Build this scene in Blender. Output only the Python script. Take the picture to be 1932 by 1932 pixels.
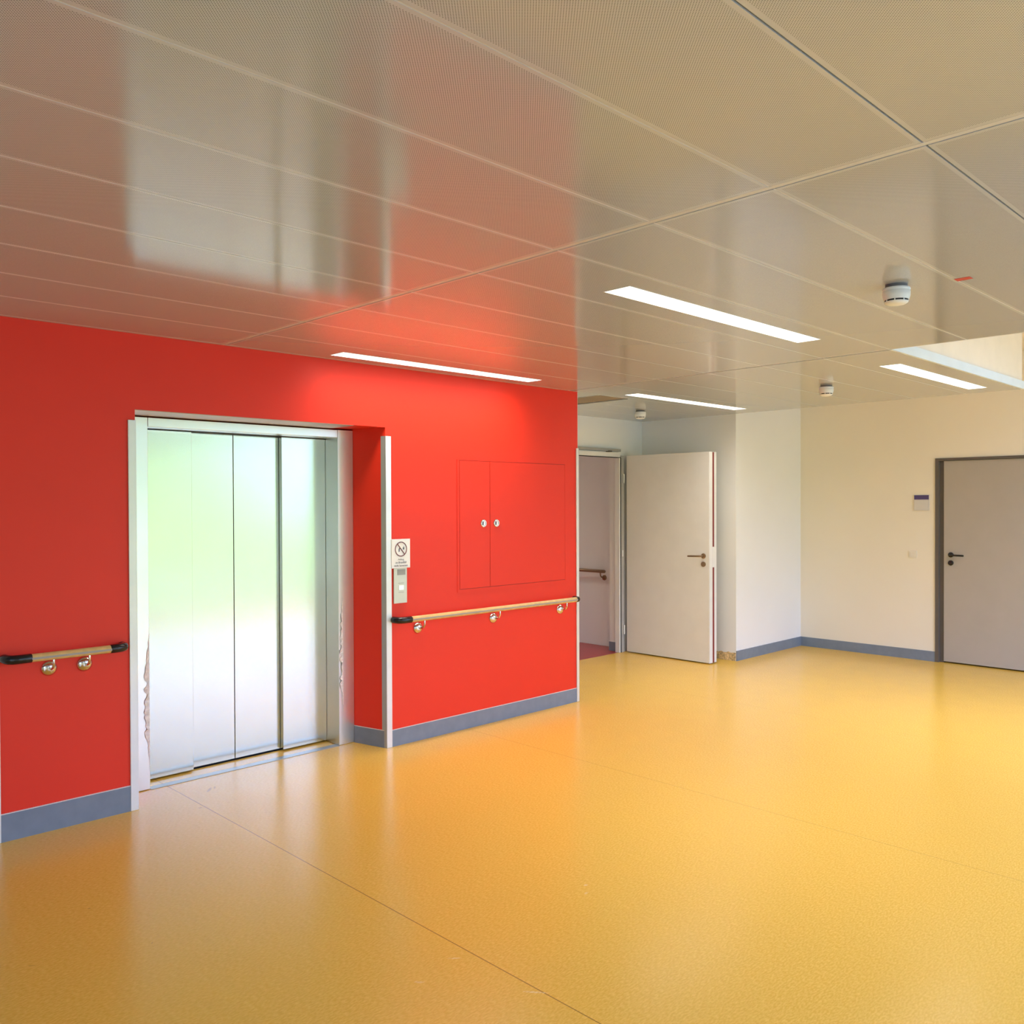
import bpy, bmesh, math, random
from mathutils import Matrix, Vector
random.seed(7)
for _o in list(bpy.data.objects):
    bpy.data.objects.remove(_o)
S = bpy.context.scene
C = S.collection

# ------------------------------------------------------------------ camera
F_PX = 1640.4
cam = bpy.data.cameras.new('camera')
cam.sensor_width = 36.0
cam.lens = F_PX / 1932.0 * 36.0
cam.clip_start = 0.05
camo = bpy.data.objects.new('camera', cam)
C.objects.link(camo)
yaw, pitch, roll = math.radians(45.515), math.radians(-0.5546), math.radians(-0.2138)
fw = Vector((math.cos(yaw) * math.cos(pitch), math.sin(yaw) * math.cos(pitch), math.sin(pitch)))
rt = Vector((math.sin(yaw), -math.cos(yaw), 0))
up = rt.cross(fw)
r2 = rt * math.cos(roll) + up * math.sin(roll)
u2 = up * math.cos(roll) - rt * math.sin(roll)
M = Matrix((r2, u2, -fw)).transposed().to_4x4()
M.translation = Vector((0, 0, 1.65))
camo.matrix_world = M
S.camera = camo

# ------------------------------------------------------------------ view
S.view_settings.view_transform = 'Standard'
S.view_settings.look = 'None'
S.view_settings.gamma = 1.0
S.view_settings.use_curve_mapping = False
S.view_settings.exposure = 0.12
WIN_SKY = 3.3
LAMP = 43.0

# ------------------------------------------------------------------ world: bright hazy sky, trees low on one side, lawn
W = bpy.data.worlds.new('daylight')
S.world = W
W.use_nodes = True
nt = W.node_tree
nt.nodes.clear()
wo = nt.nodes.new('ShaderNodeOutputWorld')
bg = nt.nodes.new('ShaderNodeBackground')
tc = nt.nodes.new('ShaderNodeTexCoord')
sp = nt.nodes.new('ShaderNodeSeparateXYZ')
nt.links.new(tc.outputs['Generated'], sp.inputs[0])
def wm(op, a, b=None, clamp=False):
    n = nt.nodes.new('ShaderNodeMath'); n.operation = op; n.use_clamp = clamp
    for i, v in enumerate((a, b)):
        if v is None: continue
        if hasattr(v, 'is_output') or hasattr(v, 'links'): nt.links.new(v, n.inputs[i])
        else: n.inputs[i].default_value = v
    return n.outputs[0]
def wmix(f, a, b):
    n = nt.nodes.new('ShaderNodeMix'); n.data_type = 'RGBA'
    nt.links.new(f, n.inputs['Factor'])
    for k, v in (('A', a), ('B', b)):
        s = [q for q in n.inputs if q.name == k and q.type == 'RGBA'][0]
        if isinstance(v, tuple): s.default_value = v
        else: nt.links.new(v, s)
    return [q for q in n.outputs if q.type == 'RGBA'][0]
ns = nt.nodes.new('ShaderNodeTexNoise'); ns.inputs['Scale'].default_value = 7; ns.inputs['Detail'].default_value = 5
nt.links.new(tc.outputs['Generated'], ns.inputs['Vector'])
az = wm('DIVIDE', sp.outputs['X'], wm('ABSOLUTE', sp.outputs['Y']))          # across the view out of the windows
tree_h = wm('MULTIPLY', wm('SUBTRACT', 0.60, az, True), 3.2)                  # trees rise towards one side
tree_h = wm('ADD', tree_h, wm('MULTIPLY', wm('SUBTRACT', ns.outputs['Fac'], 0.5), 0.35))
tree_h = wm('ADD', tree_h, 0.03)
tree_h = wm('MINIMUM', tree_h, wm('ADD', 0.10, wm('MULTIPLY', ns.outputs['Fac'], 0.10)))
tree = wm('MULTIPLY', wm('SUBTRACT', tree_h, sp.outputs['Z']), 12.0, True)
lawn = wm('MULTIPLY', wm('MULTIPLY', sp.outputs['Z'], -1.0), 25.0, True)
SKY = (0.92, 1.14, 2.0, 1); TREE = (0.38, 0.50, 0.24, 1); LAWN = (0.44, 0.56, 0.22, 1); PAVE = (0.34, 0.58, 1.0, 1)
col = wmix(tree, SKY, TREE)
col = wmix(lawn, col, LAWN)
col = wmix(wm('MULTIPLY', wm('SUBTRACT', wm('MULTIPLY', sp.outputs['Z'], -1.0), 0.07, True), 12.0, True), col, PAVE)
zen = wm('ADD', wm('MULTIPLY', wm('SUBTRACT', sp.outputs['Z'], 0.12, True), 1.6), 1.0)      # overcast sky, brightest overhead
vm = nt.nodes.new('ShaderNodeVectorMath'); vm.operation = 'SCALE'
nt.links.new(col, vm.inputs[0]); nt.links.new(zen, vm.inputs['Scale'])
nt.links.new(vm.outputs[0], bg.inputs['Color'])
bg.inputs['Strength'].default_value = WIN_SKY
nt.links.new(bg.outputs[0], wo.inputs['Surface'])

# ------------------------------------------------------------------ materials
MATS = {}
def mat(name, col, rough=0.5, metal=0.0, var=0.03, scale=6.0, ior=1.5, coat=0.0, coat_rough=0.1, emit=None, aniso=0.0):
    if name in MATS: return MATS[name]
    m = bpy.data.materials.new(name); m.use_nodes = True
    t = m.node_tree; b = t.nodes['Principled BSDF']
    b.inputs['Roughness'].default_value = rough
    b.inputs['Metallic'].default_value = metal
    b.inputs['IOR'].default_value = ior
    b.inputs['Coat Weight'].default_value = coat
    b.inputs['Coat Roughness'].default_value = coat_rough
    n = t.nodes.new('ShaderNodeTexNoise'); n.inputs['Scale'].default_value = scale; n.inputs['Detail'].default_value = 3
    g = t.nodes.new('ShaderNodeNewGeometry'); t.links.new(g.outputs['Position'], n.inputs['Vector'])
    r = t.nodes.new('ShaderNodeValToRGB')
    c = list(col)
    r.color_ramp.elements[0].position = 0.3; r.color_ramp.elements[1].position = 0.7
    r.color_ramp.elements[0].color = [x * (1 - var) for x in c] + [1]
    r.color_ramp.elements[1].color = [min(1, x * (1 + var)) for x in c] + [1]
    t.links.new(n.outputs['Fac'], r.inputs[0]); t.links.new(r.outputs[0], b.inputs['Base Color'])
    if aniso:
        b.inputs['Anisotropic'].default_value = aniso
        tg = t.nodes.new('ShaderNodeTangent'); tg.direction_type = 'RADIAL'; tg.axis = 'Z'
        t.links.new(tg.outputs[0], b.inputs['Tangent'])
    if emit:
        b.inputs['Emission Color'].default_value = (*emit[0], 1); b.inputs['Emission Strength'].default_value = emit[1]
    MATS[name] = m
    return m
class NB:
    def __init__(s, m): s.t = m.node_tree
    def v(s, n, i, x):
        if isinstance(x, (int, float)): n.inputs[i].default_value = x
        else: s.t.links.new(x, n.inputs[i])
    def m(s, op, a, b=0.0, clamp=False):
        n = s.t.nodes.new('ShaderNodeMath'); n.operation = op; n.use_clamp = clamp
        s.v(n, 0, a)
        if len(n.inputs) > 1: s.v(n, 1, b)
        return n.outputs[0]
    def mix(s, f, a, b):
        n = s.t.nodes.new('ShaderNodeMix'); n.data_type = 'RGBA'
        s.v(n, 0, f)
        for k, x in (('A', a), ('B', b)):
            q = [q for q in n.inputs if q.name == k and q.type == 'RGBA'][0]
            if isinstance(x, tuple): q.default_value = x
            else: s.t.links.new(x, q)
        return [q for q in n.outputs if q.type == 'RGBA'][0]

RED = mat('red_wall_paint', (0.86, 0.028, 0.006), 0.50, var=0.02, scale=1.5)
WHITE = mat('white_wall_paint', (0.90, 0.895, 0.89), 0.6, var=0.015, scale=1.2)
WHITE_WARM = mat('warm_lit_wall_paint', (0.90, 0.83, 0.70), 0.6, var=0.015, scale=1.2)  # white paint with warm bounced light put into its colour
WHITE2 = mat('cream_upper_paint', (0.86, 0.74, 0.56), 0.6)
BASE = mat('grey_blue_linoleum_base', (0.205, 0.25, 0.315), 0.4, var=0.06, scale=14)
SILI = mat('pale_sealant', (0.80, 0.70, 0.68), 0.5)
ALU = mat('white_aluminium', (0.80, 0.82, 0.82), 0.3, metal=0.35)
ALUG = mat('grey_aluminium', (0.45, 0.45, 0.44), 0.35, metal=0.5)
def lamp_falloff(m):
    # a louvred lamp throws most of its light downwards, little along the ceiling
    t = m.node_tree; b = t.nodes['Principled BSDF']; g = t.nodes.new('ShaderNodeNewGeometry'); n = NB(m)
    d = t.nodes.new('ShaderNodeVectorMath'); d.operation = 'DOT_PRODUCT'
    t.links.new(g.outputs['Incoming'], d.inputs[0]); t.links.new(g.outputs['Normal'], d.inputs[1])
    t.links.new(n.m('MULTIPLY', n.m('ADD', n.m('POWER', n.m('ABSOLUTE', d.outputs['Value']), 3.0), 0.045), LAMP), b.inputs['Emission Strength'])
STEEL = mat('brushed_stainless_steel', (0.68, 0.74, 0.69), 0.20, metal=1.0, var=0.02, scale=3, aniso=0.5)
STEELJ = mat('satin_stainless_steel', (0.80, 0.82, 0.81), 0.30, metal=1.0, var=0.03, scale=3)
CHROME = mat('polished_steel', (0.72, 0.70, 0.66), 0.16, metal=1.0)
DARK = mat('dark_gap', (0.02, 0.02, 0.02), 0.6)
BLACK = mat('black_plastic', (0.012, 0.012, 0.014), 0.22)
WOOD = mat('beech_varnish', (0.74, 0.49, 0.19), 0.3, var=0.12, scale=25)
GREYIN = mat('grey_inlay', (0.40, 0.36, 0.34), 0.4)
DOORW = mat('white_door_laminate', (0.80, 0.78, 0.76), 0.4, var=0.02)
FRAMEW = mat('white_frame_steel', (0.84, 0.83, 0.82), 0.35)
FRAMEG = mat('grey_door_rebate', (0.50, 0.48, 0.45), 0.4)
SEALR = mat('dark_red_seal', (0.22, 0.015, 0.015), 0.5)
DOORG = mat('grey_door_laminate', (0.45, 0.41, 0.36), 0.4, var=0.02)
FRAMED = mat('dark_grey_frame', (0.13, 0.115, 0.10), 0.4)
BRASS = mat('bronze_handle', (0.30, 0.20, 0.12), 0.3, metal=0.8)
PLAST = mat('white_plastic', (0.82, 0.82, 0.80), 0.35)
FILM = mat('torn_white_film', (0.90, 0.90, 0.88), 0.55, var=0.1, scale=60)
TBAR = mat('ceiling_joint_strip', (0.66, 0.65, 0.63), 0.3)
PLEN = mat('ceiling_gap_dark', (0.10, 0.08, 0.06), 0.7)
FASC = mat('daylit_blue_edge', (0.70, 0.78, 0.80), 0.4)  # cool daylight on the ceiling edge is put into its colour
REDFL = mat('dark_red_linoleum', (0.40, 0.045, 0.05), 0.35, var=0.06)
SIGNW = mat('white_sign_plate', (0.95, 0.95, 0.95), 0.3)
SIGNR = mat('dark_red_print', (0.16, 0.03, 0.04), 0.4)
SIGNT = mat('grey_print', (0.13, 0.13, 0.18), 0.4)
VIOLET = mat('violet_header', (0.085, 0.065, 0.20), 0.35)
STICK = mat('red_sticker', (0.62, 0.05, 0.04), 0.4)
LAMPM = mat('lamp_diffuser', (0.9, 0.9, 0.9), 0.5, emit=((1.0, 0.95, 0.87), LAMP))
lamp_falloff(LAMPM)
SOFF = mat('beige_soffit', (0.52, 0.38, 0.26), 0.35, metal=0.3)
PLASTER = mat('bare_plaster_and_glue', (0.62, 0.45, 0.22), 0.8, var=0.5, scale=40)
MULL = mat('window_frame_grey', (0.45, 0.46, 0.47), 0.4)
SHAFT = mat('panel_print_grey', (0.35, 0.36, 0.34), 0.4)
CREAMP = mat('pale_steel_plate', (0.62, 0.64, 0.55), 0.35, metal=0.4)

DK, LT = (0.30, 0.16, 0.05, 1), (0.90, 0.74, 0.42, 1)
SCUFFS = [(2.2618, 4.8119, 0.05, 0.012, 0.9, DK, 0.55), (2.3008, 4.8260, 0.03, 0.008, 1.1, DK, 0.5), (2.0916, 4.5602, 0.012, 0.006, 0, DK, 0.6), (1.2427, 3.7435, 0.008, 0.003, -0.7, DK, 0.9), (1.3126, 3.2800, 0.008, 0.003, 0.7, DK, 0.6), (2.0978, 2.0322, 0.05, 0.006, -0.9, LT, 0.6), (2.0483, 2.3907, 0.03, 0.005, -0.75, LT, 0.6), (2.8447, 2.4505, 0.012, 0.008, 0, LT, 0.7), (2.7879, 2.3988, 0.016, 0.008, 0, LT, 0.5), (1.8572, 2.3589, 0.022, 0.008, -0.8, LT, 0.4), (0.9404, 3.4227, 0.02, 0.003, -0.7, DK, 0.5)]
def floor_material():
    m = mat('yellow_linoleum', (0.80, 0.46, 0.085), 0.30, var=0.0)
    n = NB(m); t = m.node_tree; b = t.nodes['Principled BSDF']
    g = t.nodes.new('ShaderNodeNewGeometry'); s = t.nodes.new('ShaderNodeSeparateXYZ'); t.links.new(g.outputs['Position'], s.inputs[0])
    def noise(sc, det, stretch=(1, 1, 1)):
        mp = t.nodes.new('ShaderNodeMapping'); mp.inputs['Scale'].default_value = stretch
        t.links.new(g.outputs['Position'], mp.inputs[0])
        q = t.nodes.new('ShaderNodeTexNoise'); q.inputs['Scale'].default_value = sc; q.inputs['Detail'].default_value = det
        t.links.new(mp.outputs[0], q.inputs['Vector']); return q.outputs['Fac']
    a = n.m('MULTIPLY', n.m('SUBTRACT', noise(60, 5, (1, 2.6, 1)), 0.38), 3.4, True)
    c = n.mix(a, (0.79, 0.455, 0.060, 1), (0.91, 0.57, 0.108, 1))
    bl = n.m('MULTIPLY', n.m('SUBTRACT', noise(2.2, 3), 0.35), 1.5, True)
    c = n.mix(n.m('MULTIPLY', bl, 0.22), c, (0.90, 0.50, 0.06, 1))
    # welded seams between the sheets, running across from the lift wall
    for x0, w, k in ((2.116, 0.0022, 0.75), (4.215, 0.0020, 0.35), (6.32, 0.002, 0.2), (0.02, 0.002, 0.5)):
        d = n.m('ABSOLUTE', n.m('SUBTRACT', s.outputs['X'], x0))
        f = n.m('MULTIPLY', n.m('LESS_THAN', d, w), k)
        c = n.mix(f, c, (0.22, 0.10, 0.02, 1))
    # scuffs and paint specks left on the floor: centre, half sizes, turn, colour
    for px, py, hx, hy, tn, cc, k in SCUFFS:
        dx = n.m('SUBTRACT', s.outputs['X'], px); dy = n.m('SUBTRACT', s.outputs['Y'], py)
        ca, sa = math.cos(tn), math.sin(tn)
        uu = n.m('DIVIDE', n.m('ADD', n.m('MULTIPLY', dx, ca), n.m('MULTIPLY', dy, sa)), hx)
        vv = n.m('DIVIDE', n.m('SUBTRACT', n.m('MULTIPLY', dy, ca), n.m('MULTIPLY', dx, sa)), hy)
        q = n.m('ADD', n.m('MULTIPLY', uu, uu), n.m('MULTIPLY', vv, vv))
        f = n.m('MULTIPLY', n.m('SUBTRACT', n.m('ADD', 1.0, n.m('MULTIPLY', n.m('SUBTRACT', a, 0.5), 0.8)), q, True), k)
        c = n.mix(f, c, cc)
    t.links.new(c, b.inputs['Base Color'])
    b.inputs['IOR'].default_value = 1.5
    r = n.m('ADD', n.m('MULTIPLY', noise(5, 3), 0.10), 0.19)
    t.links.new(r, b.inputs['Roughness'])
    return m
FLOOR = floor_material()

ZC, PY, PX, Y0, X0 = 2.575, 0.4325, 3.0, 0.86, 2.345
def ceiling_material():
    m = mat('perforated_metal_panels', (0.55, 0.57, 0.59), 0.13, var=0.0)
    n = NB(m); t = m.node_tree; b = t.nodes['Principled BSDF']
    g = t.nodes.new('ShaderNodeNewGeometry'); s = t.nodes.new('ShaderNodeSeparateXYZ'); t.links.new(g.outputs['Position'], s.inputs[0])
    x, y = s.outputs['X'], s.outputs['Y']
    pitch_ = 0.0052
    u = n.m('DIVIDE', n.m('ADD', x, y), pitch_ * 1.41421); v = n.m('DIVIDE', n.m('SUBTRACT', x, y), pitch_ * 1.41421)
    fu = n.m('SUBTRACT', n.m('FRACT', n.m('ADD', u, 500.0)), 0.5); fv = n.m('SUBTRACT', n.m('FRACT', n.m('ADD', v, 500.0)), 0.5)
    d = n.m('SQRT', n.m('ADD', n.m('MULTIPLY', fu, fu), n.m('MULTIPLY', fv, fv)))
    dot = n.m('LESS_THAN', d, 0.30)
    fy = n.m('FRACT', n.m('ADD', n.m('DIVIDE', n.m('SUBTRACT', y, Y0), PY), 50.0))
    inside = n.m('LESS_THAN', n.m('ABSOLUTE', n.m('SUBTRACT', fy, 0.5)), 0.465)
    fx = n.m('FRACT', n.m('ADD', n.m('DIVIDE', n.m('SUBTRACT', x, X0), PX), 50.0))
    inside2 = n.m('LESS_THAN', n.m('ABSOLUTE', n.m('SUBTRACT', fx, 0.5)), 0.49)
    f = n.m('MULTIPLY', n.m('MULTIPLY', dot, inside), n.m('MULTIPLY', inside2, 0.85))
    t.links.new(n.mix(f, (0.55, 0.57, 0.59, 1), (0.16, 0.16, 0.16, 1)), b.inputs['Base Color'])
    b.inputs['IOR'].default_value = 1.7
    return m
CEIL = ceiling_material()

def pane_material():
    m = bpy.data.materials.new('clear_window_glass'); m.use_nodes = True
    t = m.node_tree; t.nodes.clear()
    o = t.nodes.new('ShaderNodeOutputMaterial'); mx = t.nodes.new('ShaderNodeMixShader'); mx.inputs[0].default_value = 0.06
    a = t.nodes.new('ShaderNodeBsdfTransparent'); a.inputs[0].default_value = (0.93, 0.96, 0.94, 1)
    g = t.nodes.new('ShaderNodeBsdfGlossy'); g.inputs['Roughness'].default_value = 0.02
    t.links.new(a.outputs[0], mx.inputs[1]); t.links.new(g.outputs[0], mx.inputs[2]); t.links.new(mx.outputs[0], o.inputs[0])
    return m
PANE = pane_material()

# ------------------------------------------------------------------ helpers
def box(bm, a, b):
    x0, y0, z0 = a; x1, y1, z1 = b
    vs = [bm.verts.new(p) for p in ((x0, y0, z0), (x1, y0, z0), (x1, y1, z0), (x0, y1, z0), (x0, y0, z1), (x1, y0, z1), (x1, y1, z1), (x0, y1, z1))]
    for f in ((0, 3, 2, 1), (4, 5, 6, 7), (0, 1, 5, 4), (1, 2, 6, 5), (2, 3, 7, 6), (3, 0, 4, 7)):
        bm.faces.new([vs[i] for i in f])
    return bm
def boxes(*L):
    bm = bmesh.new()
    for a, b in L: box(bm, a, b)
    return bm
def prism(bm, poly, z0, z1):
    lo = [bm.verts.new((x, y, z0)) for x, y in poly]; hi = [bm.verts.new((x, y, z1)) for x, y in poly]
    bm.faces.new(lo[::-1]); bm.faces.new(hi)
    for i in range(len(poly)):
        j = (i + 1) % len(poly); bm.faces.new((lo[i], lo[j], hi[j], hi[i]))
    return bm
def lathe(prof, seg=32, axis='Z', origin=(0, 0, 0)):
    """profile of (radius, height) turned about an axis"""
    bm = bmesh.new(); rings = []
    for r, h in prof:
        if r < 1e-6: rings.append([bm.verts.new((0, 0, h))])
        else: rings.append([bm.verts.new((r * math.cos(2 * math.pi * k / seg), r * math.sin(2 * math.pi * k / seg), h)) for k in range(seg)])
    for a, b in zip(rings, rings[1:]):
        for k in range(seg):
            j = (k + 1) % seg
            if len(a) == 1 and len(b) == 1: continue
            if len(a) == 1: bm.faces.new((a[0], b[j], b[k]))
            elif len(b) == 1: bm.faces.new((a[k], a[j], b[0]))
            else: bm.faces.new((a[k], a[j], b[j], b[k]))
    for ring, fl in ((rings[0], True), (rings[-1], False)):
        if len(ring) > 1: bm.faces.new(ring[::-1] if fl else ring)
    bmesh.ops.recalc_face_normals(bm, faces=bm.faces)
    m = Matrix.Identity(4)
    if axis == '-Y': m = Matrix.Rotation(math.radians(90), 4, 'X')      # +h goes to -y
    if axis == '-X': m = Matrix.Rotation(math.radians(-90), 4, 'Y')     # +h goes to -x
    if axis == 'X': m = Matrix.Rotation(math.radians(90), 4, 'Y')
    bmesh.ops.transform(bm, matrix=Matrix.Translation(origin) @ m, verts=bm.verts)
    return bm
def tube(pts, rad, seg=14, round_ends=True):
    """tube along points; rad a number or a list"""
    bm = bmesh.new(); P = [Vector(p) for p in pts]; n = len(P)
    R = rad if isinstance(rad, (list, tuple)) else [rad] * n
    if round_ends:
        d0 = (P[0] - P[1]).normalized(); d1 = (P[-1] - P[-2]).normalized()
        P = [P[0] + d0 * R[0] * 0.45, P[0] + d0 * R[0] * 0.3] + P + [P[-1] + d1 * R[-1] * 0.3, P[-1] + d1 * R[-1] * 0.45]
        R = [R[0] * 0.55, R[0] * 0.85] + list(R) + [R[-1] * 0.85, R[-1] * 0.55]; n = len(P)
    rings = []; prev = None
    for i in range(n):
        t = ((P[min(i + 1, n - 1)] - P[max(i - 1, 0)])).normalized()
        ref = prev if prev is not None else (Vector((0, 0, 1)) if abs(t.z) < 0.9 else Vector((1, 0, 0)))
        a = (ref - t * ref.dot(t)).normalized(); prev = a; b = t.cross(a)
        rings.append([bm.verts.new(P[i] + (a * math.cos(q) + b * math.sin(q)) * R[i]) for q in [2 * math.pi * k / seg for k in range(seg)]])
    for a, b in zip(rings, rings[1:]):
        for k in range(seg): bm.faces.new((a[k], a[(k + 1) % seg], b[(k + 1) % seg], b[k]))
    bm.faces.new(rings[0][::-1]); bm.faces.new(rings[-1])
    bmesh.ops.recalc_face_normals(bm, faces=bm.faces)
    return bm
def obj(name, bm, m, parent=None, bevel=0.0, smooth=False):
    me = bpy.data.meshes.new(name); bmesh.ops.recalc_face_normals(bm, faces=bm.faces); bm.to_mesh(me); bm.free(); me.materials.append(m)
    if smooth:
        for p in me.polygons: p.use_smooth = True
        me.set_sharp_from_angle(angle=math.radians(40))
    o = bpy.data.objects.new(name, me); C.objects.link(o)
    if parent is not None:
        o.parent = parent
        o.matrix_parent_inverse = parent.matrix_world.inverted() if parent.type != 'EMPTY' else Matrix.Translation(-parent.location)
    if bevel:
        b = o.modifiers.new('bevel', 'BEVEL'); b.width = bevel; b.segments = 2; b.limit_method = 'ANGLE'
    return o
def tag(o, label=None, cat=None, group=None, kind=None):
    if label: o['label'] = label
    if cat: o['category'] = cat
    if group: o['group'] = group
    if kind: o['kind'] = kind
    return o
def thing(name, loc, label, cat, group=None, kind=None):
    o = bpy.data.objects.new(name, None); C.objects.link(o); o.location = loc; o.empty_display_size = 0.1
    bpy.context.view_layer.update()
    return tag(o, label, cat, group, kind)
def struct(name, bm, m, label=None, bevel=0.0):
    return tag(obj(name, bm, m, None, bevel), label, None, None, 'structure')
def copy_tree(o, parent=None):
    c = o.copy(); C.objects.link(c)
    if parent is not None: c.parent = parent; c.matrix_parent_inverse = o.matrix_parent_inverse.copy()
    for ch in o.children: copy_tree(ch, c)
    return c

# ------------------------------------------------------------------ setting: floors
Y_RED, X_COL, X_END = 4.78, 8.0, 9.4
YF = -2.2                      # window wall behind the camera
XB = -3.0
bm = bmesh.new()
prism(bm, [(XB, YF), (9.6, YF), (9.6, 4.9), (8.1, 4.9), (8.1, 6.02), (5.40, 6.02), (5.40, 5.40), (XB, 5.40)], -0.12, 0.0)
struct('floor', bm, FLOOR, 'glossy yellow marbled linoleum floor with thin welded seams')
struct('floor_corridor', boxes(((5.4, 6.02, -0.12), (8.6, 10.0, -0.001))), REDFL, 'dark red linoleum floor beyond the open white door')

# ------------------------------------------------------------------ red lift wall
R_L, R_R = 1.842, 3.50         # recess of the lift
SOF = 2.167
bm = boxes(((1.168, Y_RED, 0), (R_L, 5.42, 2.60)), ((R_L, Y_RED, SOF), (R_R, 5.42, 2.60)), ((R_L, 5.34, 0), (R_R, 5.42, SOF)))
prism(bm, [(R_R, Y_RED), (5.462, Y_RED), (5.462, 6.03), (3.43, 6.03), (3.43, 5.30), (3.432, 5.06)], 0, 2.60)
struct('wall_left', bm, RED, 'red painted wall around the lift')
# white walls
struct('wall_alcove_side', boxes(((5.4625, 4.785, 0), (5.470, 6.03, 2.58))), WHITE)
struct('wall_alcove_back', boxes(((5.462, 6.03, 0), (6.53, 6.18, 2.6)), ((6.53, 6.03, 2.19), (7.60, 6.18, 2.6)), ((7.60, 6.03, 0), (8.15, 6.18, 2.6))), WHITE, 'white wall holding the open white door')
struct('wall_column', boxes(((X_COL, 4.82, 0), (8.15, 6.03, 3.1)), ((8.15, 4.82, 0), (9.55, 4.97, 3.1))), WHITE, 'white wall and corner to the right of the open door')
bm = boxes(((X_END, 3.335, 0), (9.55, 4.82, 3.1)), ((X_END, 2.10, 2.095), (9.55, 3.335, 3.1)), ((X_END, YF, 0), (9.55, 2.10, 3.1)))
box(bm, (9.56, 1.9, 0), (9.60, 3.5, 2.3))  # added backing behind the grey door, shuts out light at its foot
struct('wall_right', bm, WHITE_WARM, 'white wall tinted by warm light, with the grey door')
struct('wall_far_left', boxes(((XB - 0.15, YF, 0), (XB, 5.4, 0.12)), ((XB - 0.15, YF, 2.5), (XB, 5.4, 2.6)), ((XB - 0.15, 1.75, 0.12), (XB, 5.4, 2.5)), ((XB - 0.15, YF, 0.12), (XB, -2.0, 2.5)), ((XB, 5.25, 0), (1.168, 5.4, 2.6))), WHITE)
# corridor behind the open door
struct('wall_corridor', boxes(((8.15, 6.18, 0), (8.6, 6.245, 2.6)), ((7.80, 6.18, 0), (8.6, 10.0, 2.6)), ((5.4, 9.9, 0), (7.8, 10.0, 2.6)), ((5.4, 6.18, 0), (5.5, 9.9, 2.6))), WHITE, 'white corridor wall seen through the open doorway')
struct('ceiling_corridor', boxes(((5.4, 6.18, 2.6), (8.6, 10.0, 2.7))), WHITE)
struct('baseboard_corridor', boxes(((7.593, 6.062, 0), (7.5995, 6.187, 0.10)), ), BASE)

# raised ceiling above the void and above the door niche
SKX0, SKX1, SKY0, SKY1 = 6.2, 8.0, -1.8, 1.0
struct('ceiling_raised', boxes(((5.27, SKY1, 3.1), (9.6, 4.97, 3.2)), ((5.27, YF, 3.1), (9.6, SKY0, 3.2)), ((5.27, SKY0, 3.1), (SKX0, SKY1, 3.2)), ((SKX1, SKY0, 3.1), (9.6, SKY1, 3.2))), WHITE2, 'raised cream ceiling above the cut-out')
struct('wall_void', boxes(((5.33, 2.168, 2.60), (X_COL + 0.02, 2.25, 3.1)), ((5.27, YF, 2.60), (5.33, 2.25, 3.1)), ((X_COL - 0.06, 2.25, 2.60), (X_COL, 4.82, 3.1))), WHITE2, 'cream wall above the suspended ceiling')
struct('trim_1', boxes(((5.338, 2.146, 2.5735), (X_COL, 2.163, 2.633)), ((5.338, 2.146, 2.633), (X_COL, 2.168, 2.637))), FASC, 'edge strip of the suspended ceiling, coloured as daylit')

# ------------------------------------------------------------------ suspended ceiling
LAMPS = [(3.855, 4.565), (3.835, 2.365), (6.775, 4.560), (6.805, 2.400)]
LL, LW = 1.745, 0.138
HATCH = (5.755, 6.155, 4.79, 5.60)
def ranges(a, b, holes):
    """split [a,b] at the hole ends"""
    c = sorted({a, b} | {h for h in holes if a < h < b})
    return list(zip(c, c[1:]))
ys = [Y0 + PY * k for k in range(-12, 13)]; xs = [X0 + PX * k for k in range(-2, 3)]
holes = [(cx - LL / 2, cx + LL / 2, cy - LW / 2, cy + LW / 2) for cx, cy in LAMPS] + [HATCH]
bmP, bmT, bmS = bmesh.new(), bmesh.new(), bmesh.new()
def inside_room(x, y):
    if y < Y_RED and x < 5.345: return True
    if x >= 5.345 and x < X_COL and y > 2.15:
        if y < Y_RED: return True
        return x > 5.462 and y < 6.03
    return 5.345 <= x < 5.462 and Y_RED > y > 2.15
def clip_rects(x0, x1, y0, y1):
    """the part of a rectangle inside the ceiling outline, without the lamp and hatch openings"""
    cx = ranges(x0, x1, [5.345, 5.462, X_COL, XB] + [h for q in holes for h in q[:2]])
    out = []
    for a, b in cx:
        cy = ranges(y0, y1, [2.15, Y_RED, 6.03, YF] + [h for q in holes for h in q[2:]])
        for c, d in cy:
            mx, my = (a + b) / 2, (c + d) / 2
            if mx < XB or my < YF or not inside_room(mx, my): continue
            if any(q[0] < mx < q[1] and q[2] < my < q[3] for q in holes): continue
            if out and out[-1][0] == a and out[-1][1] == b and abs(out[-1][3] - c) < 1e-9: out[-1][3] = d
            else: out.append([a, b, c, d])
    return out
G, T = 0.0028, 0.0105
for i in range(len(xs) - 1):
    for j in range(len(ys) - 1):
        for a, b, c, d in clip_rects(xs[i] + T + 0.0035, xs[i + 1] - T - 0.0035, ys[j] + G, ys[j + 1] - G):
            box(bmP, (a, c, ZC), (b, d, ZC + 0.011))
for x in xs:                                           # joint profile between the panel fields
    for a, b, c, d in clip_rects(x - T, min(x + T, 5.345) if abs(x - 5.345) < .01 else x + T, YF, 6.03):
        box(bmT, (a, c, ZC + 0.001), (b, d, ZC + 0.011))
for j, y in enumerate(ys):
    if abs(y - 0.86) < 0.01: continue                  # one joint stands open
    for i in range(len(xs) - 1):
        for a, b, c, d in clip_rects(xs[i] + T + 0.0035, xs[i + 1] - T - 0.0035, y - G, y + G):
            box(bmT, (a, c, ZC + 0.0008), (b, d, ZC + 0.011))  # pale strip puts the lit panel edges into the joint's colour
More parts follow.
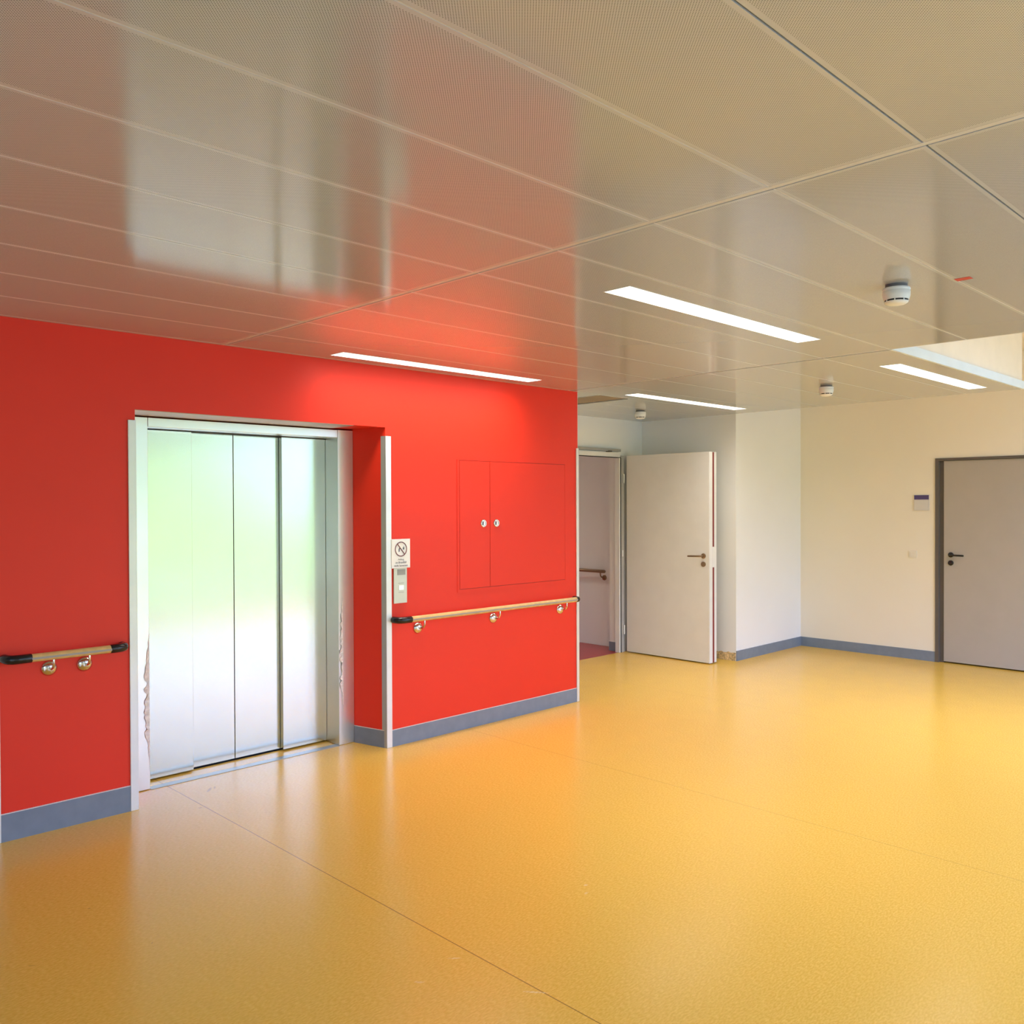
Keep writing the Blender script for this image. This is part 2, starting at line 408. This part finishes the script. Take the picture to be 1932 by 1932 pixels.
for a, b, c, d in clip_rects(XB, X_COL, YF, 6.03):
    pass
box(bmP, (XB, Y_RED + 0.003, ZC), (1.164, 5.25, ZC + 0.011))
cl = struct('ceiling', bmP, CEIL, 'suspended ceiling of long perforated metal panels')
obj('joint_strip', bmT, TBAR, cl)
S1 = boxes(((XB, YF, ZC + 0.011), (5.345, Y_RED, ZC + 0.05)), ((XB - 0.1, Y_RED, ZC + 0.011), (1.168, 5.40, ZC + 0.05)), ((5.345, 2.158, ZC + 0.011), (X_COL, Y_RED, ZC + 0.05)), ((5.462, Y_RED, ZC + 0.011), (X_COL, 6.03, ZC + 0.05)))
obj('backing', S1, PLEN, cl)

# ------------------------------------------------------------------ window wall behind the camera
WX = [1.0 + 1.4 * k for k in range(7)]; WX[-1] = 9.3
struct('wall_window_side', boxes(((XB, YF - 0.2, 0), (WX[0], YF, 3.1)), ((WX[0], YF - 0.2, 0), (9.55, YF, 0.12)), ((WX[0], YF - 0.2, 2.52), (5.3, YF, 3.1)), ((5.3, YF - 0.2, 3.02), (9.55, YF, 3.1)), ((9.3, YF - 0.2, 0.12), (9.55, YF, 3.02))), WHITE)
for k in range(6):
    x0, x1 = WX[k], WX[k + 1]; z1 = 2.52 if x1 < 5.3 else 3.02
    if x0 < 5.3 < x1: z1 = 2.52
    w = thing('window_%d' % (k + 1), (x0, YF - 0.1, 0.12), None, None, None, 'structure')
    f = 0.045
    obj('window_frame', boxes(((x0, YF - 0.14, 0.12), (x0 + f, YF - 0.06, z1)), ((x1 - f, YF - 0.14, 0.12), (x1, YF - 0.06, z1)), ((x0 + f, YF - 0.14, 0.12), (x1 - f, YF - 0.06, 0.12 + f)), ((x0 + f, YF - 0.14, z1 - f), (x1 - f, YF - 0.06, z1))), MULL, w)
    obj('pane', boxes(((x0 + f, YF - 0.104, 0.12 + f), (x1 - f, YF - 0.098, z1 - f))), PANE, w)
for k in range(3):  # added windows out of view, bringing extra daylight from the left
    y0, y1 = -2.0 + 1.25 * k, -2.0 + 1.25 * (k + 1); f = 0.045
    w = thing('window_%d' % (k + 7), (XB - 0.07, y0, 0.12), None, None, None, 'structure')
    obj('window_frame', boxes(((XB - 0.11, y0, 0.12), (XB - 0.03, y0 + f, 2.5)), ((XB - 0.11, y1 - f, 0.12), (XB - 0.03, y1, 2.5)), ((XB - 0.11, y0 + f, 0.12), (XB - 0.03, y1 - f, 0.12 + f)), ((XB - 0.11, y0 + f, 2.5 - f), (XB - 0.03, y1 - f, 2.5))), MULL, w)
    obj('pane', boxes(((XB - 0.073, y0 + f, 0.12 + f), (XB - 0.067, y1 - f, 2.5 - f))), PANE, w)
w = thing('window_10', (SKX0, SKY0, 3.2), None, None, None, 'structure')
fr_ = [((x, SKY0, 3.16), (x + 0.05, SKY1, 3.24)) for x in (SKX0, SKX0 + 0.875, SKX1 - 0.05)]
obj('window_frame', boxes(*fr_), MULL, w)
obj('pane', boxes(((SKX0, SKY0, 3.205), (SKX1, SKY1, 3.212))), PANE, w)
def portal(loc, rot, sx, sy):
    lp = bpy.data.lights.new('daylight_portal', 'AREA'); lp.shape = 'RECTANGLE'; lp.size = sx; lp.size_y = sy
    lp.cycles.is_portal = True
    o = bpy.data.objects.new('daylight_portal', lp); C.objects.link(o); o.location = loc; o.rotation_euler = rot
portal(((WX[0] + WX[-1]) / 2, YF - 0.16, 1.57), (math.radians(90), 0, 0), WX[-1] - WX[0], 2.9)
portal((XB - 0.12, -0.125, 1.31), (math.radians(90), 0, math.radians(-90)), 3.75, 2.4)
portal(((SKX0 + SKX1) / 2, (SKY0 + SKY1) / 2, 3.26), (0, 0, 0), SKX1 - SKX0, SKY1 - SKY0)

# ------------------------------------------------------------------ baseboards
BH = 0.124
def baseboard(name, segs, h=BH, strip=True, label=None):
    """segs of (x0,y0,x1,y1) boxes in plan"""
    o = struct(name, boxes(*[((a, b, 0), (c, d, h)) for a, b, c, d in segs]), BASE, label)
    if strip: obj('sealant_line', boxes(*[((a, b, h), (c, d, h + 0.004)) for a, b, c, d in segs]), SILI, o)
    return o
baseboard('baseboard_left', [(1.18, Y_RED - 0.006, 1.802, Y_RED)], 0.135, label='grey blue baseboard left of the lift')
baseboard('baseboard_centre', [(3.54, Y_RED - 0.006, 5.436, Y_RED)], 0.112, label='grey blue baseboard below the red wall cupboard')
bm = bmesh.new(); prism(bm, [(3.426, 5.055), (3.474, 4.86), (3.480, 4.862), (3.434, 5.06)], 0, 0.118)
bm.free()
bm = bmesh.new(); prism(bm, [(3.500, 4.78), (3.432, 5.058), (3.4262, 5.0566), (3.4942, 4.78)], 0, 0.115)
o = struct('baseboard_niche', bm, BASE)
bm = bmesh.new(); prism(bm, [(3.500, 4.78), (3.432, 5.058), (3.4262, 5.0566), (3.4942, 4.78)], 0.115, 0.119)
obj('sealant_line', bm, SILI, o)
baseboard('baseboard_right', [(X_COL, 4.812, 9.392, 4.82), (9.392, 3.3375, 9.40, 4.82)], 0.105, False, 'dark grey blue baseboard in the corner beside the grey door')

# ------------------------------------------------------------------ corner guards
def guard(x_in, x_out, side, ztop, label, z0=0.0, name='corner_guard'):
    """front flange x_in..x_out on the red wall; side = plan polygon of the return flange"""
    t = thing(name, (x_in, Y_RED, 0), label, 'corner guard', 'corner guards')
    a, b = sorted((x_in, x_out))
    obj('front_flange', boxes(((a, Y_RED - 0.010, z0), (b, Y_RED - 0.0005, ztop))), ALU, t, bevel=0.002)
    q = bmesh.new(); prism(q, side, z0, ztop); obj('side_flange', q, ALUG, t)
    return t
guard(1.802, 1.8445, [(1.8425, 4.78), (1.8445, 4.78), (1.8445, 4.83), (1.8425, 4.83)], 2.108, 'white metal corner guard on the left edge of the lift niche')
guard(3.4965, 3.541, [(3.4985, 4.775), (3.4895, 4.815), (3.4870, 4.814), (3.4950, 4.771)], 2.108, 'white metal corner guard on the right edge of the lift niche, beside the call panel')
guard(5.437, 5.4655, [(5.4635, 4.77), (5.4665, 4.77), (5.4665, 4.82), (5.4635, 4.82)], 2.107, 'slim white metal corner guard at the far end of the red wall')
guard(1.164, 1.181, [(1.163, 4.77), (1.167, 4.77), (1.167, 4.82), (1.163, 4.82)], 2.108, 'white metal corner guard at the left edge of the photo')

# ------------------------------------------------------------------ lift
YP, YD = 5.06, 5.25            # portal front, doors
L = thing('elevator', (2.66, 5.06, 0), 'stainless steel lift with four closed sliding door leaves in the red wall', 'elevator')
zt, zl = 2.156, 2.104
obj('jamb', boxes(((R_L + 0.002, YP, 0.003), (2.022, 5.337, zt))), STEELJ, L, bevel=0.002)
obj('jamb', boxes(((3.308, YP, 0.003), (3.429, 5.06 + 0.01, zt)), ((3.308, 5.07, 0.003), (3.424, 5.337, zt))), STEELJ, L)
obj('lintel', boxes(((2.0235, YP, zl), (3.3065, 5.337, zt))), STEELJ, L, bevel=0.002)
obj('head_track', boxes(((2.024, 5.20, zl - 0.004), (3.306, 5.30, zl - 0.0005))), DARK, L)
obj('sill', boxes(((2.024, 5.050, 0.0005), (3.306, 5.105, 0.003))), ALUG, L)
obj('door_track', boxes(((2.024, 5.250, 0.0005), (3.306, 5.32, 0.0025))), DARK, L)
for x0, x1, y in ((2.0235, 2.352, 5.215), (2.345, 2.6435, 5.255), (2.6475, 2.99, 5.255), (2.970, 3.3065, 5.215)):
    d = obj('door_leaf', boxes(((x0, y, 0.010), (x1, y + 0.035, 2.099))), STEEL, L, bevel=0.0015)
obj('soffit_underside', boxes(((R_L + 0.002, Y_RED + 0.004, SOF - 0.004), (3.25, YP + 0.02, SOF - 0.0005))), SOFF, L)  # beige layer under the left part of the soffit
obj('back_panel', boxes(((2.03, 5.325, 0.003), (3.30, 5.338, 2.09))), DARK, L)
def film(x, z0, z1, w, seed, name='protective_film'):
    rnd = random.Random(seed); bm = bmesh.new(); n = 46; A = []; B = []
    for k in range(n + 1):
        z = z0 + (z1 - z0) * k / n; e = min(1, 4 * k / n, 4 * (n - k) / n)
        a = x - w * e * (0.35 + 0.65 * rnd.random()); b = x - 0.001 + w * 0.0
        y = YP - 0.0015 - 0.007 * rnd.random() * e
        A.append((a, y, z)); B.append((b, YP - 0.001 - 0.004 * rnd.random(), z))
    for k in range(n):
        v = [bm.verts.new(p) for p in (A[k], B[k], B[k + 1], A[k + 1])]; bm.faces.new(v)
    q = [bm.verts.new((p[0], YP - 0.0002, p[2])) for p in (A[0], B[0])]
    bmesh.ops.remove_doubles(bm, verts=bm.verts, dist=1e-5)
    bmesh.ops.delete(bm, geom=[v for v in bm.verts if not v.link_faces], context='VERTS')
    o = obj(name, bm, FILM, L)
    s = o.modifiers.new('s', 'SOLIDIFY'); s.thickness = 0.0008
    return tag(o, 'torn white protective film')
film(2.021, 0.14, 0.90, 0.034, 3)
film(3.340, 0.24, 1.02, 0.030, 5)

# ------------------------------------------------------------------ wall cupboard set into the red wall
W1 = thing('wall_cupboard', (4.73, Y_RED, 1.03), 'flush red wall cupboard with two doors and round locks', 'cupboard')
x0, xm, x1, z0, z1 = 4.155, 4.458, 5.300, 1.025, 1.968
fr = 0.020
obj('frame', boxes(((x0 - fr, Y_RED - 0.0035, z0 - fr), (x0, Y_RED - 0.0003, z1 + 0.004)), ((x1, Y_RED - 0.0035, z0 - fr), (x1 + fr, Y_RED - 0.0003, z1 + 0.004)), ((x0, Y_RED - 0.0035, z0 - fr), (x1, Y_RED - 0.0003, z0)), ((x0, Y_RED - 0.0035, z1), (x1, Y_RED - 0.0003, z1 + 0.004))), RED, W1)
DRED = mat('dark_red_gap', (0.25, 0.006, 0.004), 0.6)
obj('recess', boxes(((x0, Y_RED - 0.0012, z0), (x1, Y_RED - 0.0003, z1))), DRED, W1)
def lock(px, pz, par, turn):
    o = obj('lock', lathe([(0.0, 0.0), (0.029, 0.0), (0.029, 0.003), (0.026, 0.006), (0.020, 0.006), (0.019, 0.003), (0.0, 0.003)], 28, '-Y', (px, Y_RED - 0.0045, pz)), CHROME, par, smooth=True)
    q = boxes(((-0.005, -0.006, -0.015), (0.005, -0.002, 0.015))); bmesh.ops.transform(q, matrix=Matrix.Translation((px, Y_RED - 0.005, pz)) @ Matrix.Rotation(turn, 4, 'Y'), verts=q.verts)
    obj('lock_slot', q, CHROME, o)
    q = boxes(((-0.0115, -0.0045, -0.013), (-0.006, -0.0025, 0.013))); bmesh.ops.transform(q, matrix=Matrix.Translation((px, Y_RED - 0.005, pz)) @ Matrix.Rotation(turn, 4, 'Y'), verts=q.verts)
    obj('lock_recess', q, DARK, o)
for a, b, lx, tn in ((x0 + 0.003, xm - 0.002, 4.392, 0.12), (xm + 0.002, x1 - 0.003, 4.524, 0.0)):
    d = obj('cupboard_door', boxes(((a, Y_RED - 0.0045, z0 + 0.003), (b, Y_RED - 0.0013, z1 - 0.003))), RED, W1)
    lock(lx, 1.503, d, tn)

# ------------------------------------------------------------------ handrails
def bracket(x, z, zr, par):
    o = obj('bracket', lathe([(0.0, 0.0), (0.039, 0.0), (0.0385, 0.004), (0.034, 0.012), (0.024, 0.019), (0.012, 0.023), (0.0, 0.024)], 28, '-Y', (x, Y_RED - 0.0003, z)), CHROME, par, smooth=True)
    yr = Y_RED - 0.078
    pts = [(x, Y_RED - 0.02, z), (x, Y_RED - 0.045, z + 0.002), (x, Y_RED - 0.066, z + 0.010), (x, yr, z + 0.028), (x, yr, zr - 0.018)]
    obj('bracket_arm', tube(pts, 0.0065, 12), CHROME, o, smooth=True)
def handrail(xa, xb, xe0, xe1, z, brs, zb, label, knob_end=False):
    yr = Y_RED - 0.078
    t = thing('handrail', ((xa + xb) / 2, Y_RED, z), label, 'handrail', 'handrails on the red wall')
    obj('rail', tube([(xa, yr, z), (xb, yr, z)], 0.0205, 24, False), WOOD, t, smooth=True)
    obj('inlay', boxes(((xa, yr - 0.0215, z - 0.006), (xb, yr - 0.018, z + 0.004))), GREYIN, t)
    r = 0.0225
    obj('end_piece', tube([(xa + 0.002, yr, z), (xa - 0.05, yr, z), (xe0 + 0.028, yr + 0.004, z), (xe0 + 0.012, yr + 0.018, z), (xe0 + 0.006, yr + 0.040, z), (xe0 + 0.004, Y_RED - 0.009, z)], r, 20), BLACK, t, smooth=True)
    if knob_end:
        obj('end_piece', tube([(xb - 0.002, yr, z), (xb + 0.022, yr + 0.004, z), (xb + 0.036, yr + 0.02, z), (xb + 0.040, yr + 0.045, z), (xb + 0.040, Y_RED - 0.009 - 0.01, z)], r, 20), BLACK, t, smooth=True)
    else:
        obj('end_piece', tube([(xb - 0.002, yr, z), (xb + 0.03, yr, z), (xe1 - 0.03, yr + 0.004, z), (xe1 - 0.012, yr + 0.018, z), (xe1 - 0.004, yr + 0.040, z), (xe1 - 0.002, Y_RED - 0.010, z)], r, 20), BLACK, t, smooth=True)
    for b in brs: bracket(b, zb, z, t)
    return t
handrail(1.298, 1.682, 1.196, 1.764, 0.899, (1.404, 1.574), 0.826, 'short wooden handrail with black ends left of the lift')
handrail(3.648, 5.350, 3.548, 5.40, 0.864, (3.769, 4.489, 5.236), 0.787, 'long wooden handrail under the red wall cupboard', True)

# ------------------------------------------------------------------ fire sign and call panel
def text_mesh(body, size, loc, rot, m, parent, name='lettering', extr=0.0004):
    cu = bpy.data.curves.new(name, 'FONT'); cu.body = body; cu.size = size; cu.align_x = 'CENTER'; cu.align_y = 'CENTER'; cu.extrude = extr
    o = bpy.data.objects.new(name, cu); C.objects.link(o); bpy.context.view_layer.update()
    me = bpy.data.meshes.new_from_object(o.evaluated_get(bpy.context.evaluated_depsgraph_get()))
    bpy.data.objects.remove(o)
    me.transform(Matrix.Translation(loc) @ rot); me.materials.clear(); me.materials.append(m)
    q = bpy.data.objects.new(name, me); C.objects.link(q); q.parent = parent
    q.matrix_parent_inverse = Matrix.Translation(-parent.location) if parent.type == 'EMPTY' else Matrix.Identity(4)
    return q
ROTY = Matrix.Rotation(math.radians(90), 4, 'X')
sg = thing('fire_sign', (3.615, Y_RED, 1.212), 'white do-not-use-in-fire sign with a barred circle beside the lift', 'sign')
ys_ = Y_RED - 0.016
obj('plate', boxes(((3.537, Y_RED - 0.016, 1.213), (3.694, Y_RED - 0.0095, 1.411))), SIGNW, sg, bevel=0.001)
cx_, cz_ = 3.615, 1.342
bm = bmesh.new(); seg = 48; ro, ri = 0.051, 0.0445
for k in range(seg):
    a0, a1 = 2 * math.pi * k / seg, 2 * math.pi * (k + 1) / seg
    v = [bm.verts.new((cx_ + r * math.cos(a), ys_ - 0.0008, cz_ + r * math.sin(a))) for r, a in ((ri, a0), (ro, a0), (ro, a1), (ri, a1))]; bm.faces.new(v)
bmesh.ops.remove_doubles(bm, verts=bm.verts, dist=1e-6)
ring = obj('prohibition_ring', bm, SIGNR, sg)
sm = ring.modifiers.new('s', 'SOLIDIFY'); sm.thickness = 0.0006
q = boxes(((-0.047, -0.0008, -0.0032), (0.047, 0.0, 0.0032))); bmesh.ops.transform(q, matrix=Matrix.Translation((cx_, ys_ - 0.0012, cz_)) @ Matrix.Rotation(math.radians(50), 4, 'Y'), verts=q.verts)
obj('prohibition_bar', q, SIGNR, sg)
def flat_poly(name, pts, y):
    q = bmesh.new(); q.faces.new([q.verts.new((cx_ + a, y, cz_ + b)) for a, b in pts])
    o = obj(name, q, SIGNT, sg); sm = o.modifiers.new('s', 'SOLIDIFY'); sm.thickness = 0.0004
flat_poly('figure_body', [(-0.020, -0.018), (-0.012, -0.018), (-0.010, -0.002), (-0.006, 0.006), (-0.014, 0.010), (-0.020, 0.000)], ys_ - 0.0006)
flat_poly('figure_head', [(-0.014, 0.012), (-0.008, 0.012), (-0.007, 0.019), (-0.013, 0.019)], ys_ - 0.0006)
flat_poly('flame', [(0.016, 0.000), (0.026, -0.006), (0.029, 0.006), (0.024, 0.022), (0.021, 0.010), (0.016, 0.012)], ys_ - 0.0006)

for body, zz, sz in (('Aufzug', 1.272, 0.017), ('im Brandfall', 1.251, 0.019), ('nicht benutzen', 1.230, 0.0195)):
    text_mesh(body, sz, (cx_, ys_ - 0.0006, zz), ROTY, SIGNT, sg)
cp = thing('call_panel', (3.613, Y_RED, 0.973), 'narrow steel lift call panel hanging under the fire sign', 'control panel')
obj('plate', boxes(((3.558, Y_RED - 0.012, 0.973), (3.669, Y_RED - 0.0003, 1.2125))), CREAMP, cp, bevel=0.001)
obj('display', boxes(((3.586, Y_RED - 0.0128, 1.165), (3.655, Y_RED - 0.0118, 1.205))), SHAFT, cp)
obj('button', boxes(((3.598, Y_RED - 0.0145, 1.062), (3.640, Y_RED - 0.0118, 1.095))), STEELJ, cp, bevel=0.002)
for zz, nm in ((1.108, 'button_frame'), (1.045, 'button_frame')):
    obj(nm, boxes(((3.596, Y_RED - 0.0128, zz), (3.642, Y_RED - 0.0118, zz + 0.003))), SHAFT, cp)

# ------------------------------------------------------------------ open white door
D1 = thing('door_1', (7.60, 6.0, 0), 'white door standing open in the white wall beside the red wall', None, None, 'structure')
yf = 6.03
obj('door_frame', boxes(((6.50, yf - 0.028, 0.001), (6.55, yf + 0.03, 2.205)), ((6.55, yf - 0.028, 2.155), (7.548, yf + 0.03, 2.205)), ((7.548, yf - 0.028, 0.001), (7.568, yf + 0.03, 2.205))), FRAMEW, D1)
obj('frame_rebate', boxes(((7.580, yf - 0.030, 0.001), (7.632, yf - 0.001, 2.175))), FRAMEG, D1)
obj('seal', boxes(((7.568, yf - 0.031, 0.001), (7.582, yf - 0.002, 2.150)), ((6.55, yf - 0.0295, 2.148), (7.581, yf - 0.002, 2.156))), DARK, D1)
cz = obj('door_closer', boxes(((6.70, yf - 0.045, 2.215), (7.56, yf - 0.0005, 2.243))), ALUG, D1)
obj('closer_slider', boxes(((7.34, yf - 0.052, 2.207), (7.40, yf - 0.012, 2.222))), FRAMED, cz)
# leaf, swung open towards the viewer, seen from its closing side
lf = obj('door_leaf', boxes(((7.634, 4.915, 0.012), (7.690, 5.965, 2.172))), DOORW, D1, bevel=0.002)
obj('edge_strip', boxes(((7.633, 4.905, 0.012), (7.690, 4.915, 2.172))), FRAMEW, lf)
obj('edge_seal', boxes(((7.690, 4.907, 0.014), (7.724, 5.955, 2.168))), SEALR, lf)
obj('leaf_rebate', boxes(((7.724, 4.905, 0.012), (7.764, 5.965, 2.172))), FRAMEW, lf, bevel=0.002)
obj('lock_plate', boxes(((7.689, 4.903, 0.99), (7.725, 4.9065, 1.20))), FRAMEW, lf)
xx = 7.634
obj('handle', lathe([(0.0, 0.0), (0.0265, 0.0), (0.0265, 0.007), (0.023, 0.009), (0.0, 0.009)], 24, '-X', (xx - 0.0003, 4.975, 1.106)), BRASS, lf, smooth=True)
obj('lever', tube([(xx - 0.008, 4.975, 1.106), (xx - 0.048, 4.975, 1.106), (xx - 0.058, 4.985, 1.106), (xx - 0.060, 5.01, 1.105), (xx - 0.060, 5.125, 1.102)], 0.0095, 14), BRASS, [c for c in lf.children if c.name.startswith('handle')][0], smooth=True)
obj('cylinder_rosette', lathe([(0.0, 0.0), (0.0265, 0.0), (0.0265, 0.007), (0.023, 0.009), (0.012, 0.009), (0.012, 0.013), (0.0, 0.013)], 24, '-X', (xx - 0.0003, 4.975, 1.022)), BRASS, lf, smooth=True)
for zz in (0.25, 1.92):
    obj('hinge', lathe([(0.0, -0.05), (0.009, -0.05), (0.009, -0.002), (0.007, 0.0), (0.009, 0.002), (0.009, 0.05), (0.0, 0.05)], 14, 'Z', (7.616, yf - 0.042, zz)), FRAMEW, D1, smooth=True)
obj('strike_plate', boxes(((7.598, yf - 0.032, 1.06), (7.616, yf - 0.030, 1.13))), FRAMEW, D1)

# bare strip where the baseboard is missing
rnd = random.Random(11); bm = bmesh.new(); n = 40; prev = None
for k in range(n + 1):
    y = 4.822 + (6.0 - 4.822) * k / n; h = 0.078 + 0.016 * rnd.random(); xo = X_COL - 0.002 - 0.004 * rnd.random()
    cur = [bm.verts.new(p) for p in ((X_COL - 0.0003, y, 0.0), (xo - 0.005, y, 0.0005), (xo - 0.003, y, 0.02 + 0.01 * rnd.random()), (xo, y, h - 0.02), (X_COL - 0.0005, y, h))]
    if prev:
        for i in range(4): bm.faces.new((prev[i], cur[i], cur[i + 1], prev[i + 1]))
    prev = cur
struct('trim_2', bm, PLASTER, 'bare glue-stained strip at the wall foot where the baseboard is missing')

# handrail in the corridor
t = thing('ceiling_light', (6.6, 8.2, 2.59), 'added unseen lamp lighting the corridor behind the open white door', 'ceiling light')  # added lamp, never in view, that brightens the corridor
obj('diffuser', boxes(((6.5, 7.6, 2.565), (6.7, 8.6, 2.58))), LAMPM, t); obj('frame', boxes(((6.48, 7.58, 2.58), (6.72, 8.62, 2.5995))), PLAST, t)
t = thing('corridor_handrail', (7.78, 7.0, 0.87), 'thin brown handrail on the corridor wall seen through the open white door', 'handrail')
obj('rail', tube([(7.725, 6.36, 0.868), (7.725, 9.2, 0.868)], 0.019, 14), BRASS, t, smooth=True)
for yy in (6.42, 7.6, 8.8):
    b = obj('bracket', lathe([(0.0, 0.0), (0.032, 0.0), (0.030, 0.008), (0.012, 0.018), (0.0, 0.018)], 18, '-X', (7.7995, yy, 0.79)), BRASS, t, smooth=True)
    obj('bracket_arm', tube([(7.785, yy, 0.79), (7.745, yy, 0.80), (7.728, yy, 0.82), (7.725, yy, 0.855)], 0.008, 10), BRASS, b, smooth=True)

# ------------------------------------------------------------------ grey door
D2 = thing('door_2', (9.4, 2.72, 0), 'closed grey door with black lever handle in the right wall', None, None, 'structure')
ya, yb, zh = 3.337, 2.10, 2.098
obj('door_frame', boxes(((9.388, ya - 0.034, 0.001), (9.53, ya, zh)), ((9.388, yb, 0.001), (9.53, yb + 0.034, zh)), ((9.388, yb + 0.034, zh - 0.026), (9.53, ya - 0.034, zh)),
                        ((9.425, ya - 0.075, 0.001), (9.53, ya - 0.034, zh - 0.026)), ((9.425, yb + 0.034, 0.001), (9.53, yb + 0.075, zh - 0.026))), FRAMED, D2)
lf2 = obj('door_leaf', boxes(((9.412, yb + 0.044, 0.014), (9.455, ya - 0.077, zh - 0.028))), DOORG, D2, bevel=0.002)
hx, hy = 9.412, 3.190
ro2 = obj('handle', lathe([(0.0, 0.0), (0.0265, 0.0), (0.0265, 0.008), (0.023, 0.010), (0.0, 0.010)], 24, '-X', (hx - 0.0003, hy, 1.110)), BLACK, lf2, smooth=True)
obj('lever', tube([(hx - 0.008, hy, 1.110), (hx - 0.046, hy, 1.110), (hx - 0.056, hy - 0.010, 1.110), (hx - 0.058, hy - 0.03, 1.109), (hx - 0.058, hy - 0.135, 1.107)], 0.0095, 14), BLACK, ro2, smooth=True)
obj('key_rosette', lathe([(0.0, 0.0), (0.0265, 0.0), (0.0265, 0.008), (0.023, 0.010), (0.010, 0.010), (0.010, 0.013), (0.0, 0.013)], 24, '-X', (hx - 0.0003, hy, 1.028)), BLACK, lf2, smooth=True)
# room sign and switch
rs = thing('room_sign', (9.4, 3.472, 1.563), 'small square room sign with violet header beside the grey door', 'sign')
obj('plate', boxes(((9.388, 3.396, 1.563), (9.3995, 3.548, 1.724))), mat('pale_grey_plate', (0.62, 0.60, 0.60), 0.4), rs, bevel=0.0015)
obj('header', boxes(((9.3868, 3.399, 1.676), (9.388, 3.545, 1.721))), VIOLET, rs)
obj('paper_insert', boxes(((9.3868, 3.403, 1.570), (9.388, 3.541, 1.668))), mat('insert_paper', (0.70, 0.68, 0.66), 0.5), rs)
SWM = mat('cream_plastic', (0.88, 0.82, 0.70), 0.35)
sw = thing('light_switch', (9.4, 3.56, 1.069), 'small square white light switch left of the grey door', 'light switch')
obj('plate', boxes(((9.390, 3.520, 1.066), (9.3995, 3.601, 1.142))), SWM, sw, bevel=0.002)
obj('rocker', boxes(((9.3865, 3.534, 1.079), (9.390, 3.587, 1.129))), SWM, sw, bevel=0.0015)

# ------------------------------------------------------------------ ceiling lamps
def make_lamp(cx, cy, label):
    t = thing('ceiling_light', (cx, cy, ZC), label, 'ceiling light', 'long strip lights in the metal ceiling')
    a, b, c, d = cx - LL / 2, cx + LL / 2, cy - LW / 2, cy + LW / 2; w = 0.004
    obj('frame', boxes(((a - w, c - w, ZC - 0.0012), (a + 0.001, d + w, ZC - 0.0001)), ((b - 0.001, c - w, ZC - 0.0012), (b + w, d + w, ZC - 0.0001)), ((a, c - w, ZC - 0.0012), (b, c + 0.001, ZC - 0.0001)), ((a, d - 0.001, ZC - 0.0012), (b, d + w, ZC - 0.0001))), PLAST, t)
    obj('diffuser', boxes(((a + 0.0006, c + 0.0006, ZC + 0.002), (b - 0.0006, d - 0.0006, ZC + 0.0105))), LAMPM, t)
    return t
LBL = ['long lit ceiling light close along the top of the red wall', 'long lit ceiling light nearest the viewer, in the middle of the ceiling',
       'lit ceiling light in front of the open white door, farthest back on the left', 'lit ceiling light beside the pale blue ceiling edge near the grey door']
p = make_lamp(0, 0, 'x')
for (cx, cy), lb in zip(LAMPS, LBL):
    c = copy_tree(p); c.location = (cx, cy, ZC); c['label'] = lb
for o in [p] + list(p.children_recursive): bpy.data.objects.remove(o)

# ceiling hatch
h = HATCH
t = thing('ceiling_hatch', ((h[0] + h[1]) / 2, (h[2] + h[3]) / 2, ZC), 'brownish matt ceiling hatch next to the end of the red wall', 'hatch')
obj('hatch_panel', boxes(((h[0] + .002, h[2] + .002, ZC + 0.006), (h[1] - .002, h[3] - .002, ZC + 0.0105))), mat('matt_brown_grey', (0.30, 0.25, 0.19), 0.7), t)
obj('hatch_frame', boxes(((h[0] - .006, h[2], ZC - .002), (h[0] + .002, h[3], ZC - .0002)), ((h[1] - .002, h[2], ZC - .002), (h[1] + .006, h[3], ZC - .0002)), ((h[0], h[3] - .002, ZC - .002), (h[1], h[3] + .006, ZC - .0002))), TBAR, t)

# smoke detectors
def make_detector():
    t = thing('smoke_detector', (0, 0, 0), 'x', 'smoke detector', 'smoke detectors on the ceiling')
    obj('mount', lathe([(0.0, 0.0), (0.044, 0.0), (0.044, -0.014), (0.0, -0.014)], 28), mat('grey_mount', (0.16, 0.15, 0.15), 0.5), t, smooth=True)
    bd = obj('body', lathe([(0.0, -0.014), (0.054, -0.014), (0.056, -0.018), (0.056, -0.022), (0.0545, -0.024), (0.0545, -0.028), (0.056, -0.030), (0.055, -0.048), (0.050, -0.064), (0.0, -0.064)], 40), PLAST, t, smooth=True)
    obj('smoke_slot', lathe([(0.0, -0.064), (0.0465, -0.064), (0.0455, -0.071), (0.0, -0.071)], 36), DARK, t, smooth=True)
    for k in range(8):
        a = 2 * math.pi * k / 8 + 0.25; q = boxes(((0.044, -0.0022, -0.0712), (0.0492, 0.0022, -0.0638))); bmesh.ops.transform(q, matrix=Matrix.Rotation(a, 4, 'Z'), verts=q.verts)
        obj('slot_rib', q, PLAST, t)
    obj('cap', lathe([(0.0, -0.071), (0.048, -0.071), (0.046, -0.076), (0.036, -0.082), (0.018, -0.085), (0.0, -0.086)], 36), PLAST, t, smooth=True)
    return t
det = make_detector()
dl = [(3.775, 1.500, 'white smoke detector nearest the viewer, upper right of the photo'), (6.60, 3.168, 'white smoke detector above the cream corner, between two strip lights'), (7.02, 5.31, 'small white smoke detector above the open white door')]
for k, (x, y, lb) in enumerate(dl):
    c = det if k == len(dl) - 1 else copy_tree(det)
    c.location = (x, y, ZC - 0.0002); c['label'] = lb
bm = bmesh.new(); prism(bm, [(3.847, 1.293), (3.849, 1.2325), (3.891, 1.2335), (3.895, 1.2946)], ZC - 0.0012, ZC - 0.0002)
tag(obj('ceiling_sticker', bm, STICK), 'small red sticker on the ceiling right of the nearest smoke detector', 'sticker')
